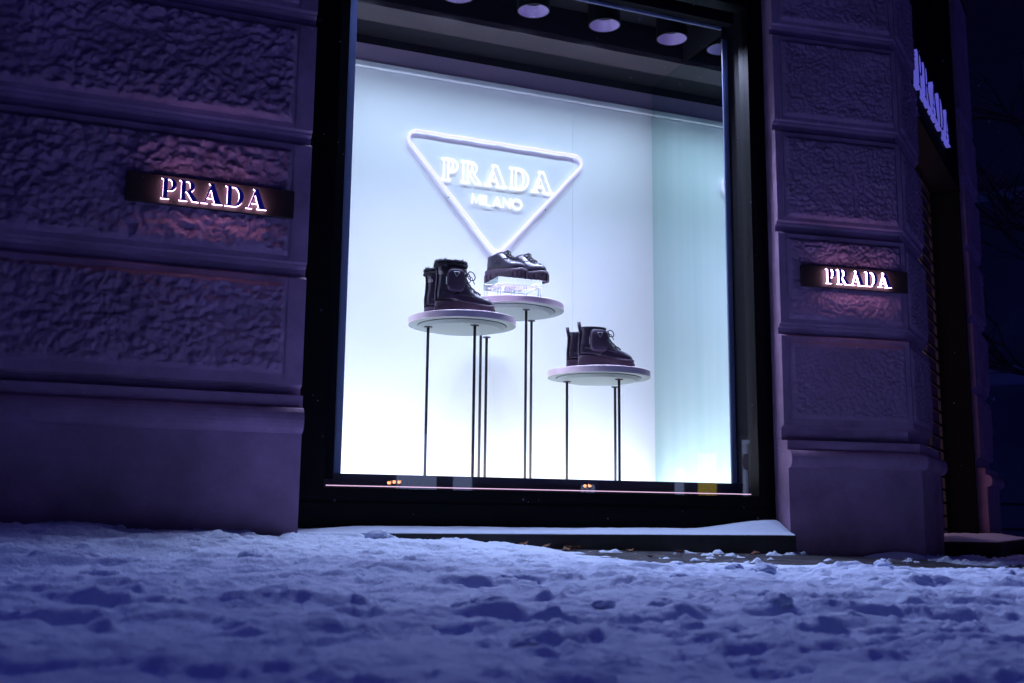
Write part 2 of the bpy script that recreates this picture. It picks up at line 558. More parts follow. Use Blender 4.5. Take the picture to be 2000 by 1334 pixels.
def rough_panel(name, P0, P1, z0, z1, seed, cell, amp, parent, mgn=0.018, right_return=None):
    """displaced rock-faced stucco field between plan points P0,P1; outward = right of travel"""
    P0, P1 = Vector(P0), Vector(P1)
    L = (P1 - P0).length
    d = (P1 - P0) / L
    nrm = Vector((d.y, -d.x))
    n1, n2 = int(L / 0.0048), int((z1 - z0) / 0.0048)
    s, t = np.meshgrid(np.linspace(0, L, n1), np.linspace(z0, z1, n2), indexing='xy')
    ux, uy = s + seed * 3.7, t + seed * 1.3
    wx = ux + 0.035 * (fbm(ux * 9, uy * 9, seed, 3) - 0.5)
    wy = uy + 0.035 * (fbm(ux * 9, uy * 9, seed + 33, 3) - 0.5)
    w1 = worley(wx / cell, wy / (cell * 0.85), seed + 2)
    w2 = worley(wx / (cell * .45) + 9, wy / (cell * .45), seed + 3)
    f = fbm(wx * 22, wy * 22, seed + 7, 5, 0.6)
    rid = 1 - np.abs(fbm(wx / cell * .9, wy / cell * .9, seed + 19, 4) * 2 - 1) * 2
    w3 = worley(wx / (cell * .20) + 4, wy / (cell * .24), seed + 6)
    mod = 0.45 + 1.1 * fbm(ux * 6, uy * 6, seed + 51, 3)
    h = amp * mod * ((0.85 - w1) * 0.75 + (0.7 - w2) * 0.36 + (0.6 - w3) * 0.14 + (f - 0.5) * 1.0 + rid * 0.12)
    h = h + amp * 0.5 * (fbm(ux * 3, uy * 3, seed + 40, 2) - .5)
    e = np.minimum(np.minimum(s, L - s), np.minimum(t - z0, z1 - t))
    e = sm(e / 0.020 + 0.25 * (f - 0.5))
    h = (h + amp * 0.35) * e - 0.004 * (1 - e)
    X = P0.x + d.x * s + nrm.x * h
    Y = P0.y + d.y * s + nrm.y * h
    o = grid_mesh(name, X, Y, t, 'stucco')
    return reparent(o, parent)

# left pier
YL = 3.95
JL = [1.158, 1.678, 2.165, 2.66, 3.15]
prof = pier_profile(JL, 4.2, 0.715, 0.545, 0.640, 0.030, -0.05, -0.36)
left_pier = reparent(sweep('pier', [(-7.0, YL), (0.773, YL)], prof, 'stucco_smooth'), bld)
lz = [0.727] + JL
for k in range(5):
    z0, z1 = lz[k] + (0.036 if k else 0.02), lz[k + 1] - 0.036
    rough_panel('stone_block', (-1.70, YL - 0.004), (0.700, YL - 0.004), z0 + 0.016, z1 - 0.016, 3 + k, 0.038, 0.019, bld)
# thin raised fillet round each block, by the corner strip
for k in range(5):
    z0, z1 = lz[k] + (0.036 if k else 0.016), lz[k + 1] - 0.036
    f_ = MB().box(0.706, 0.712, YL - 0.004, YL + 0.01, z0, z1).build('block_fillet', 'stucco_smooth')
    reparent(f_, bld)

# right pier (turned slightly) with its chamfered corner
u_c = Vector((0.7915, 0.6112))
n_c = Vector((u_c.y, -u_c.x))          # outward normal of the corner face
RP0, RP1 = Vector((3.062, 4.15)), Vector((3.745, 4.06))
RP2 = RP1 + u_c * 0.56
JR = [1.146, 1.646, 2.157, 2.655, 3.16]
prof = pier_profile(JR, 4.2, 0.682, 0.492, 0.575, 0.030, -0.1)
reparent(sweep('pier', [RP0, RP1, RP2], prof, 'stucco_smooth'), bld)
rz_ = [0.690] + JR
dR = (RP1 - RP0).normalized(); nR = Vector((dR.y, -dR.x))
for k in range(5):
    z0, z1 = rz_[k] + (0.036 if k else 0.02), rz_[k + 1] - 0.036
    a = RP0 + dR * 0.045 + nR * 0.004
    b = RP1 - dR * 0.022 + nR * 0.004
    rough_panel('stone_block', a, b, z0 + 0.014, z1 - 0.014, 13 + k, 0.023, 0.012, bld)
    a = RP1 + u_c * 0.022 + n_c * 0.004
    b = RP2 - u_c * 0.02 + n_c * 0.004
    rough_panel('stone_block', a, b, z0 + 0.014, z1 - 0.014, 23 + k, 0.023, 0.011, bld)
    f_ = MB().box(-0.003, 0.003, -0.004, 0.010, z0, z1, Matrix.Translation((RP0.x + dR.x * 0.036, RP0.y + dR.y * 0.036, 0))).build('block_fillet', 'stucco_smooth')
    reparent(f_, bld)
# far pier beyond the corner door
FP0 = RP1 + u_c * 2.50
FP1 = RP1 + u_c * 3.22
FP2 = FP1 + Vector((0.42, 0.91)).normalized() * 1.2
prof = pier_profile(JR, 4.2, 0.682, 0.492, 0.575, 0.030, -0.1)
reparent(sweep('pier', [FP0, FP1, FP2], prof, 'stucco_smooth'), bld)
for k in range(5):
    z0, z1 = rz_[k] + 0.036, rz_[k + 1] - 0.036
    rough_panel('stone_block', FP0 + u_c * 0.10 + n_c * .004, FP1 - u_c * 0.03 + n_c * .004, z0 + .014, z1 - .014, 33 + k, 0.026, 0.011, bld)
# wall above closes the building; unseen ledge added to shade the facade
reparent(MB().box(0.773, 3.062, 4.24, 4.6, 3.05, 4.2).build('lintel_wall', 'stucco_smooth'), bld)
reparent(sweep('upper_wall_shade_ledge', [(-7.0, YL - 0.02), (0.78, YL - 0.02), (3.06, 4.12), (3.75, 4.03), (FP1.x, FP1.y), (FP2.x, FP2.y)],
               [(-0.3, 4.21), (0.02, 4.21), (0.30, 4.30), (0.85, 4.34), (0.88, 4.50), (0.0, 4.56), (0.0, 11.0), (-0.3, 11.0)], 'shade_ledge_dark'), bld)

# corner doorway: fascia board, dark jamb, glowing door, grille
def cpt(t, s, z):
    p = RP1 + u_c * t - n_c * s
    return Vector((p.x, p.y, z))
MC = Matrix(((u_c.x, -n_c.x, 0, RP1.x), (u_c.y, -n_c.y, 0, RP1.y), (0, 0, 1, 0), (0, 0, 0, 1)))  # local (t, s, z)
reparent(MB().box(0.563, 2.497, 0.03, 0.24, 2.56, 4.2, MC).build('door_fascia', 'black_matte'), bld)
reparent(MB().box(2.44, 2.497, 0.035, 0.235, 0.12, 2.557, MC).build('door_jamb', 'black_matte'), bld)
reparent(MB().box(0.563, 0.62, 0.12, 0.235, 0.12, 2.557, MC).build('door_jamb', 'black_matte'), bld)
reparent(MB().box(0.563, 2.497, 0.60, 0.64, 0.12, 4.2, MC).build('door_back_wall', 'black_matte'), bld)
dp = reparent(MB().box(0.62, 2.44, 0.34, 0.36, 0.17, 2.55, MC).build('door_leaf', 'door_glow'), bld)
gate = thing('security_grille', 'dark lattice security grille across the corner doorway, warm glow behind', 'grille', tuple(cpt(1.5, 0.22, 0.16)))
gb = []
for i in range(28):
    z = 0.20 + i * 0.0865
    o = MB().box(0.622, 2.438, 0.205, 0.217, z, z + 0.016, MC).build('rail', 'black_metal'); reparent(o, gate)
for i in range(5):
    t = 0.640 + i * 0.44
    wd = 0.026
    o = MB().box(t, t + wd, 0.219, 0.235, 0.17, 2.55, MC).build('upright', 'black_metal'); reparent(o, gate)

# entrance step
stp = MB().box(0.575, 2.49, -0.30, 0.33, -0.10, 0.155, MC).build('entrance_step', 'step_stone')
bevel(stp, 0.012, 2)
tag(stp, 'dark stone entrance step below the grilled corner doorway', 'step')
# snow lying on the step
t_, s_ = np.meshgrid(np.linspace(0.585, 2.48, 120), np.linspace(-0.29, 0.20, 40), indexing='xy')
hh = 0.157 + 0.022 * sm((s_ + 0.29) / 0.25) * (0.4 + fbm(t_ * 5, s_ * 8, 5, 4)) + 0.006 * fbm(t_ * 20, s_ * 20, 6, 3)
ed = np.minimum(np.minimum(t_ - 0.585, 2.48 - t_), np.minimum(s_ + 0.29, 0.20 - s_))
hh = 0.150 + (hh - 0.150) * sm(ed / 0.03)
o = grid_mesh('step_snow', RP1.x + u_c.x * t_ - n_c.x * s_, RP1.y + u_c.y * t_ - n_c.y * s_, hh, 'snow')
tag(o, 'thin snow lying on the dark entrance step', 'snow')

# drift at foot of the right pier
def drift(name, x0, x1, y0, y1, h, label, seed):
    a, b = np.meshgrid(np.linspace(x0, x1, 60), np.linspace(y0, y1, 30), indexing='xy')
    sx = (a - x0) / (x1 - x0); sy = (b - y0) / (y1 - y0)
    z = zbase(a, b) - 0.008 + (h + 0.008) * np.sin(np.pi * np.clip(sx, 0, 1)) ** 0.7 * sm(sy * 1.1) * (0.8 + .5 * fbm(a * 6, b * 6, seed, 3)) * np.where(sy > 0.99, 0.9, 1)
    return tag(grid_mesh(name, a, b, z, 'snow'), label, 'snow')
drift('snow_drift', 3.36, 3.80, 3.93, 4.03, 0.030, 'low snow drift against the foot of the right pier', 4)

# ------------------------------------------------------------------ shop window (frame, glass, sill)
win = thing('window_frame_tmp', '', '')
bpy.data.objects.remove(win)
shop_win = MB().box(0.775, 0.935, 4.25, 4.33, 0.15, 3.05).box(2.985, 3.075, 4.25, 4.33, 0.15, 3.05) \
    .box(0.935, 2.985, 4.25, 4.33, 0.15, 0.362).box(0.935, 2.985, 4.25, 4.33, 2.80, 3.05).build('shop_window', 'frame_black')
reparent(shop_win, bld)
def sub(o, parent):          # sub-part of a mesh part whose own transform is already the building's
    o.parent = parent
    return o
sub(MB().box(0.935, 2.985, 4.282, 4.290, 0.362, 2.80).build('glass_pane', 'window_glass'), shop_win)
sub(MB().box(0.78, 3.07, 4.243, 4.2485, 0.300, 0.306).build('frame_seam', 'black_matte'), shop_win)
sub(MB().box(0.955, 2.975, 4.300, 4.306, 0.3705, 0.3740).build('led_line', 'led_line'), shop_win)
sill = MB().box(0.778, 3.056, 4.075, 4.32, 0.02, 0.186).build('sill', 'black_stone')
bevel(sill, 0.006, 2)
reparent(sill, bld)
# snow on the sill
a, b = np.meshgrid(np.linspace(0.782, 3.052, 260), np.linspace(4.078, 4.249, 30), indexing='xy')
sy = (b - 4.078) / 0.171
hz = 0.006 + 0.022 * sm(sy) * (0.75 + 0.5 * fbm(a * 3, b * 9, 8, 4)) + 0.040 * sm((a - 2.55) / 0.5) * sm(sy * 1.2) - 0.012 * sm((1.15 - a) / 0.3)
hz = np.maximum(hz + 0.003 * (fbm(a * 30, b * 30, 12, 3) - .5), 0.003) * sm(sy / 0.05 + 0.15)
o = grid_mesh('sill_snow', a, b, 0.1865 + hz, 'snow')
tag(o, 'strip of snow lying along the black window sill', 'snow')

# ------------------------------------------------------------------ display niche
YB, XM, XLW = 5.20, 2.977, 1.03
ZF = 0.425
niche = bpy.data.objects.new('display_niche', None); COL.objects.link(niche)
niche.parent = bld
niche.matrix_parent_inverse = Matrix.Translation((0, -3.95, 0))
def nb(name, m, *boxes):
    mb = MB()
    for q in boxes: mb.box(*q)
    o = mb.build(name, m); o.parent = niche
    return o
nb('back_panel', 'wall_paper', (0.70, 2.470, YB, YB + 0.03, 0.30, 2.557))
nb('back_panel', 'wall_paper', (2.4712, XM, YB, YB + 0.03, 0.30, 2.557))
bevel(nb('light_trim', 'white_trim', (0.70, XM, YB - 0.022, YB + 0.03, 2.559, 2.588)), 0.003, 2)
nb('fascia_band', 'mauve_band', (0.70, XM, YB - 0.004, YB + 0.03, 2.590, 2.690))
nb('side_mirror', 'teal_mirror', (XM, XM + 0.02, 4.46, YB + 0.03, 0.30, 2.7362))
nb('side_wall', 'wall_paper', (0.66, 0.70, 4.34, YB + 0.03, 0.30, 2.90))
nb('light_floor', 'floor_lightbox', (0.71, XM - 0.005, 4.62, YB - 0.005, ZF - 0.05, ZF - 0.012))
nb('floor_edge', 'white_trim', (0.71, XM - 0.002, 4.455, 4.615, ZF - 0.05, ZF - 0.002))
nb('kick_board', 'kick_board', (0.80, 3.06, 4.40, 4.448, 0.30, ZF))
nb('ceiling_panel', 'ceiling_grey', (0.70, XM, 4.852, 5.030, 2.737, 2.765))
nb('ceiling_panel', 'ceiling_black', (0.70, XM, 5.032, YB + 0.03, 2.7365, 2.765), (0.70, XM, YB, YB + 0.03, 2.692, 2.7364))
nb('ceiling_trough', 'ceiling_black', (0.66, 3.06, 4.34, 4.88, 2.92, 2.96), (0.66, 3.06, 4.85, 4.88, 2.767, 2.92), (XM, XM + 0.03, 4.465, 4.85, 2.738, 2.92))
nb('side_cheek', 'black_matte', (3.003, 3.06, 4.335, 4.46, 0.40, 2.92))
nb('side_cheek', 'black_matte', (0.78, 0.990, 4.335, 4.46, 0.40, 2.92))
nb('side_cheek', 'black_matte', (0.78, 1.032, 4.477, 4.49, 0.42, 2.92))
bevel(nb('post', 'post_metal', (2.969, 3.001, 4.448, 4.459, ZF + 0.002, 2.712)), 0.002, 1)
bevel(nb('post', 'post_metal', (1.020, 1.048, 4.448, 4.475, ZF + 0.002, 2.92)), 0.002, 1)
nb('head_rail', 'post_metal', (1.05, 2.968, 4.448, 4.462, 2.762, 2.776))
nb('head_board', 'black_matte', (0.78, 3.06, 4.40, 4.446, 2.778, 2.92))

# ------------------------------------------------------------------ ceiling spotlights
def spotlight(x, label):
    y, zb = 4.70, 2.790
    t = thing('spotlight', label, 'spotlight', (x, y, zb), group='ceiling spotlights in the display window')
    h = MB()
    h.lathe([(0.084, 0), (0.084, 0.13), (0.0, 0.13)], 40)
    h.f = [f for f in h.f if len(f) <= 4]
    h.lathe([(0.084, 0), (0.0785, -0.001), (0.0785, 0.002)], 40, closed=True)
    o = h.build('housing', 'black_metal', t); smooth_angle(o)
    rf = MB().lathe([(0.0785, 0.001), (0.073, 0.016), (0.064, 0.036), (0.050, 0.056)], 40, closed=True).build('reflector', 'reflector', t, True)
    rg = MB().lathe([(0.050, 0.056), (0.049, 0.052), (0.026, 0.052), (0.026, 0.066)], 32, closed=True).build('baffle_ring', 'black_metal', t)
    smooth_angle(rg)
    ld = MB().lathe([(0.0, 0.064), (0.026, 0.064)], 24, closed=True).build('lamp', 'lamp_disc', t)
    for nm, en, ang, dy, cl in (('front_beam', 124, 102, -0.30, (0.58, 0.65, 1.0)), ('wall_wash_beam', 22, 126, 0.13, (0.60, 0.78, 1.0))):
        sd = bpy.data.lights.new(nm, 'SPOT')
        sd.energy = en
        sd.color = cl
        sd.spot_size = R(ang)
        sd.spot_blend = 1.0
        sd.shadow_soft_size = 0.03 if (nm == 'wall_wash_beam' and x < 2.7) else 0.025
        so = bpy.data.objects.new(nm, sd); COL.objects.link(so)
        so.parent = t
        so.location = (0, 0, 0.0)
        so.rotation_euler = Vector((0, dy, -1)).to_track_quat('-Z', 'Y').to_euler()
    return t
for i in range(5):
    x = 2.820 - i * 0.4035
    spotlight(x, ['ceiling spotlight nearest the teal mirror side of the display', 'second ceiling spotlight from the mirror side', 'third ceiling spotlight from the mirror side',
                  'fourth ceiling spotlight from the mirror side', 'ceiling spotlight farthest from the mirror side'][i])

# ------------------------------------------------------------------ lettering
def arc(cx, cy, rx, ry, a0, a1, n=14):
    return [(cx + rx * math.cos(R(a0 + (a1 - a0) * k / n)), cy + ry * math.sin(R(a0 + (a1 - a0) * k / n))) for k in range(n + 1)]
GLYPH = {
    'P': (0.70, [[(0, 0), (.38, 0), (.38, .035), (.29, .075), (.29, .40)] + arc(.40, .70, .29, .30, -90, 90) + [(0, 1), (0, .965), (.09, .925), (.09, .075), (0, .035)],
                 [(.29, .455)] + arc(.36, .70, .125, .245, -90, 90) + [(.29, .945)]]),
    'R': (0.90, [[(0, 0), (.38, 0), (.38, .035), (.29, .075), (.29, .43), (.345, .43), (.62, 0), (.90, 0), (.90, .035), (.85, .06), (.56, .455)] + arc(.42, .72, .27, .28, -58, 90) + [(0, 1), (0, .965), (.09, .925), (.09, .075), (0, .035)],
                 [(.29, .485)] + arc(.37, .72, .12, .225, -90, 90) + [(.29, .945)]]),
    'A': (0.98, [[(0, 0), (.30, 0), (.30, .035), (.20, .075), (.265, .26), (.545, .26), (.61, .075), (.52, .035), (.52, 0), (.98, 0), (.98, .035), (.90, .075), (.55, 1.0), (.33, 1.0), (.33, .965), (.40, .91), (.125, .075), (0, .035)],
                 [(.285, .315), (.525, .315), (.425, .66)]]),
    'D': (0.86, [[(0, 0)] + arc(.42, .5, .44, .5, -90, 90, 20) + [(0, 1), (0, .965), (.09, .925), (.09, .075), (0, .035)],
                 [(.29, .06)] + arc(.39, .5, .255, .44, -90, 90, 20) + [(.29, .94)]]),
}
def dedupe(p):
    out = []
    for q in p:
        if not out or (abs(q[0] - out[-1][0]) + abs(q[1] - out[-1][1])) > 1e-4: out.append(q)
    if abs(out[0][0] - out[-1][0]) + abs(out[0][1] - out[-1][1]) < 1e-4: out.pop()
    return out
def word_layout(word, gap=0.10):
    x, res = 0.0, []
    for c in word:
        res.append((c, x))
        x += GLYPH[c][0] + gap
    return res, x - gap
def solid_letter(name, c, H, x0, z0, yf, yb, parent, mats, sx=1.0):
    """front face at y=yf, back at y=yb (yf<yb); local X right, Z up"""
    loops = [dedupe(l) for l in GLYPH[c][1]]
    flat = [p for l in loops for p in l]
    tri = tessellate_polygon([[Vector((p[0], p[1], 0)) for p in l] for l in loops])
    n = len(flat)
    P = lambda p, y: (x0 + p[0] * H * sx, y, z0 + p[1] * H)
    v = [P(p, yf) for p in flat] + [P(p, yb) for p in flat]
    f = [tuple(t) for t in tri] + [tuple(n + q for q in reversed(t)) for t in tri]
    mi = [0] * len(tri) + [1] * len(tri)
    k = 0
    for l in loops:
        m_ = len(l)
        for i in range(m_):
            j = (i + 1) % m_
            f.append((k + i, k + j, n + k + j, n + k + i)); mi.append(1)
        k += m_
    o = mesh_obj(name, v, f, mats, parent)
    o.data.polygons.foreach_set('material_index', mi)
    bm = bmesh.new(); bm.from_mesh(o.data); bmesh.ops.recalc_face_normals(bm, faces=bm.faces); bm.to_mesh(o.data); bm.free()
    return o

def plaque_sign(label, loc, rz, PL, PH, text_x, text_w, depth):
    t = thing('wall_sign', label, 'sign', loc, rz, 'backlit plaques on the piers')
    p = MB().box(0, PL, -0.012, 0.006, 0, PH).build('plaque', 'plaque_black', t)
    bevel(p, 0.0015, 1)
    for xx in (0.06, PL - 0.06):
        MB().box(xx - .01, xx + .01, 0.006, 0.06, PH * .4, PH * .6).build('bracket', 'black_metal', t)
    lay, Wd = word_layout('PRADA', 0.115)
    H = text_w / Wd
    for c, x in lay:
        solid_letter('letter', c, H, text_x + x * H, PH / 2 - H / 2, -0.012 - 0.009 - depth, -0.012 - 0.009, t, ['letter_face', 'letter_glow'])
    return t
plaque_sign('black plaque with backlit PRADA letters on the rough block left of the window', (0.112, YL - 0.034, 1.343), 0.0, 0.594, 0.106, 0.118, 0.372, 0.010)
angR = math.atan2(dR.y, dR.x)
pR = RP0 + dR * 0.098 + nR * 0.026
plaque_sign('black plaque with backlit PRADA letters on the pier between window and corner door', (pR.x, pR.y, 1.352), angR, 0.575, 0.104, 0.118, 0.352, 0.014)

# large letters over the corner door
ds = thing('door_sign', 'large blue-violet edge-lit PRADA letters above the corner doorway', 'sign', tuple(cpt(0.70, 0.03, 2.70)), math.atan2(u_c.y, u_c.x))
lay, Wd = word_layout('PRADA', 0.12)
Hh = 0.215
for c, x in lay:
    solid_letter('letter', c, Hh, x * Hh * 1.16, 0, -0.034, -0.004, ds, ['letter_face', 'door_letter_glow'], sx=1.0)

# neon sign on the display back wall
neon = thing('neon_sign', 'white neon triangle sign reading PRADA MILANO on the display back wall', 'neon sign', (2.02, YB - 0.019, 1.66))
def rounded_tri(pts, r, n=10):
    out = []
    N = len(pts)
    for i in range(N):
        p = Vector(pts[i]); a = (Vector(pts[i - 1]) - p).normalized(); b = (Vector(pts[(i + 1) % N]) - p).normalized()
        ang = a.angle(b)
        dd = r / math.tan(ang / 2)
        s0, s1 = p + a * dd, p + b * dd
        c = p + (a + b).normalized() * (r / math.sin(ang / 2))
        for k in range(n + 1):
            q = s0.lerp(s1, k / n) - c
            out.append(c + q.normalized() * r)
    return out
tri_pts = [(-0.556, 0.592), (0.548, 0.582), (0.0, -0.035)]
rt_ = rounded_tri(tri_pts, 0.042)
dense = []
for i in range(len(rt_)):
    a, b = rt_[i], rt_[(i + 1) % len(rt_)]
    m_ = max(1, int((b - a).length / 0.03))
    for k in range(m_): dense.append(a.lerp(b, k / m_))
pts = [(p.x, 0, p.y + 0.0012 * math.sin(p.x * 31 + 1) + 0.0007 * math.sin(p.x * 67)) for p in dense]
MB().tube(pts, 0.0085, 10, closed=True).build('tube_outline', 'neon', neon, True)
for (x, z) in [(-0.4, 0.594), (0.0, 0.592), (0.4, 0.588), (-0.28, 0.25), (0.28, 0.25)]:
    MB().tube([(x, 0.0, z), (x, 0.019, z)], 0.004, 8).build('standoff', 'acrylic', neon, True)
lay, Wd = word_layout('PRADA', 0.15)
Hn = 0.640 / Wd
for c, x in lay:
    mb = MB()
    for l in GLYPH[c][1]:
        l = dedupe(l)
        q = [(-0.316 + (x + p[0]) * Hn, 0.007, 0.346 + p[1] * 0.118) for p in l]
        mb.tube(q, 0.0034, 6, closed=True)
    mb.build('letter', 'neon_text', neon, True)
STROKE = {'M': (.85, [[(0, 0), (.04, 1), (.42, .12), (.80, 1), (.84, 0)]]), 'I': (.05, [[(0, 0), (0, 1)]]), 'L': (.5, [[(0, 1), (0, 0), (.5, 0)]]),
          'A': (.8, [[(0, 0), (.4, 1), (.8, 0)], [(.14, .33), (.66, .33)]]), 'N': (.72, [[(0, 0), (0, 1), (.72, 0), (.72, 1)]]),
          'O': (.95, [arc(.47, .5, .47, .5, 0, 360, 22)])}
xx = 0.0
for c in 'MILANO': xx += STROKE[c][0] + 0.26
tw = xx - 0.26
hm = 0.285 / tw
xx = 0.0
for c in 'MILANO':
    mb = MB()
    for l in STROKE[c][1]:
        q = [(-0.143 + (xx + p[0]) * hm, 0.007, 0.236 + p[1] * 0.053) for p in l]
        if c == 'O': mb.tube(q[:-1], 0.0036, 6, closed=True)
        else: mb.tube(q, 0.0036, 6)
    mb.build('letter', 'neon_text', neon, True)
    xx += STROKE[c][0] + 0.26

# ------------------------------------------------------------------ display tables
def display_table(label, cx, cy, ztop, r, legs):
    t = thing('display_table', label, 'table', (cx, cy, ZF - 0.012), group='round display tables in the window')
    h = ztop - (ZF - 0.012)
    rim = MB().lathe([(r - 0.002, h), (r, h - 0.002), (r, h - 0.030), (r - 0.001, h - 0.031)], 96, closed=True)
    rim.lathe([(0.0, h), (r - 0.002, h)], 96, closed=True)
    o = rim.build('table_top', 'disc_rim', t); smooth_angle(o)
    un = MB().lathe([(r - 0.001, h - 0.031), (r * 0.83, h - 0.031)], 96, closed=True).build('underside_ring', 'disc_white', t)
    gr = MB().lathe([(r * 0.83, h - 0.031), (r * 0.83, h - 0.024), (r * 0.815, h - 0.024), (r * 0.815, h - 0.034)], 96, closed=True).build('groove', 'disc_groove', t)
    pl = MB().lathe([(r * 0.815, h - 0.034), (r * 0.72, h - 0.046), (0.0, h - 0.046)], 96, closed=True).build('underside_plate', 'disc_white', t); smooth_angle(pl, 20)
    for (lx, ly) in legs:
        x, y = lx - cx, ly - cy
        MB().tube([(x, y, 0.0), (x, y, h - 0.05)], 0.0066, 12).build('leg', 'leg_steel', t, True)
        fl = MB().lathe([(0.019, h - 0.0505), (0.019, h - 0.0465)], 20, x, y).build('leg_flange', 'leg_steel', t)
    return t
T1, T2, T3 = (1.625, 4.60, 1.150), (1.985, 4.88, 1.298), (2.352, 4.65, 0.957)
r1, r2_, r3 = 0.248, 0.260, 0.250
display_table('round display table carrying the tall fur-lined boots', *T1, r1, [(1.462, 4.60), (1.640, 4.47), (1.800, 4.74), (1.760, 4.74)][:3])
display_table('tallest round display table carrying the shoes on a clear riser', *T2, r2_, [(2.000, 4.73), (2.140, 4.99), (1.815, 4.86)])
display_table('lowest round display table carrying the short pouch boots', *T3, r3, [(2.215, 4.72), (2.400, 4.53), (2.520, 4.80)])

# ------------------------------------------------------------------ boots and shoes
def outline(xb, xf, w, n=36, ball=0.0, p=2.5):
    """closed plan outline of a slice; ball shifts the widest part to the front"""
    out = []
    for k in range(n):
        a = 2 * math.pi * k / n
        c, s = math.cos(a), math.sin(a)
        x = (xb + xf) / 2 + (xf - xb) / 2 * math.copysign(abs(c) ** (2 / p), c)
        sx = (x - xb) / (xf - xb)
        ww = w * (1 + ball * (sx - 0.6))
        # waist of the foot
        ww *= 1 - 0.16 * ball * math.exp(-((sx - 0.38) / 0.16) ** 2) * 2
        out.append((x, ww * math.copysign(abs(s) ** (2 / p), s)))
    return out
def loft(slices, n=36, cap_top=True, cap_bot=True):
    mb = MB()
    vs, fs = [], []
    for (z, ol) in slices:
        for i, (x, y) in enumerate(ol):
            zz = z(x) if callable(z) else z
            vs.append((x, y, zz))
    m_ = len(slices)
    for i in range(m_ - 1):
        for k in range(n):
            k2 = (k + 1) % n
            fs.append((i * n + k, i * n + k2, (i + 1) * n + k2, (i + 1) * n + k))
    if cap_bot: fs.append(tuple(range(n - 1, -1, -1)))
    if cap_top: fs.append(tuple((m_ - 1) * n + k for k in range(n)))
    return mb.add(vs, fs)
def sole_parts(t, L, lug_top, h_heel, h_toe):
    ztop = lambda x: h_heel + (h_toe - h_heel) * sm((x / L - 0.30) / 0.45) + 0.004 * float(sm((x / L - 0.82) / 0.18))
    ol = outline(-0.006, L, 0.046, 40, 0.35, 2.8)
    ol2 = outline(-0.004, L - 0.004, 0.044, 40, 0.35, 2.8)
    arch = lambda x: 0.006 + 0.012 * math.exp(-((x / L - 0.43) / 0.075) ** 2)
    so = loft([(arch, ol2), (lambda x: lug_top, ol), (lambda x: float(ztop(x)) - 0.004, ol), (lambda x: float(ztop(x)), ol2)], 40).build('sole', 'rubber', t)
    smooth_angle(so, 50)
    # tread lugs standing proud round the edge
    lg = MB()
    for k in range(40):
        if k % 2: continue
        x, y = ol[k]; x2, y2 = ol[(k + 1) % 40]
        sx = x / L
        if 0.34 < sx < 0.55: continue
        c = Vector(((x + x2) / 2, (y + y2) / 2, 0)); d = Vector((x2 - x, y2 - y, 0))
        if d.length < 1e-4: continue
        ln = d.length; d.normalize()
        M_ = Matrix(((d.x, -d.y, 0, c.x), (d.y, d.x, 0, c.y), (0, 0, 1, 0), (0, 0, 0, 1)))
        lg.box(-ln * 0.62, ln * 0.62, -0.0035, 0.006, 0.0, lug_top + 0.004, M_)
    lg.build('tread_lugs', 'rubber', t)
    return ztop
def lace_rows(t, rows):
    mb = MB()
    for (x, z, w) in rows:
        mb.tube([(x - 0.004, -w, z - .002), (x + 0.004, -w * .5, z + .003), (x + 0.006, 0, z + 0.005), (x + 0.004, w * .5, z + .003), (x - 0.004, w, z - .002)], 0.0028, 6)
    for i in range(len(rows) - 1):
        (x, z, w), (x2, z2, w2) = rows[i], rows[i + 1]
        mb.tube([(x, -w, z), ((x + x2) / 2 + 0.007, 0, (z + z2) / 2 + 0.006), (x2, w2, z2)], 0.0026, 6)
        mb.tube([(x, w, z), ((x + x2) / 2 + 0.007, 0, (z + z2) / 2 + 0.006), (x2, -w2, z2)], 0.0026, 6)
    return mb.build('laces', 'lace', t, True)
def bow(t, x, z, s=1.0):
    mb = MB()
    for sg, dx in ((-1, 0.024), (1, 0.016)):
        q = []
        for k in range(13):
            a = 2 * math.pi * k / 12
            q.append((x + s * (0.004 + dx * (1 - math.cos(a)) / 2 * 1.1), sg * s * (0.010 + 0.010 * math.sin(a / 2)) , z + s * (0.016 * math.sin(a) - 0.010 * (1 - math.cos(a)) / 2)))
        mb.tube(q, 0.0026, 6)
    mb.tube([(x, -0.006, z), (x + 0.02 * s, -0.016, z - 0.012), (x + 0.030 * s, -0.02, z - 0.035 * s)], 0.0022, 6)
    return mb.build('bow', 'lace', t, True)
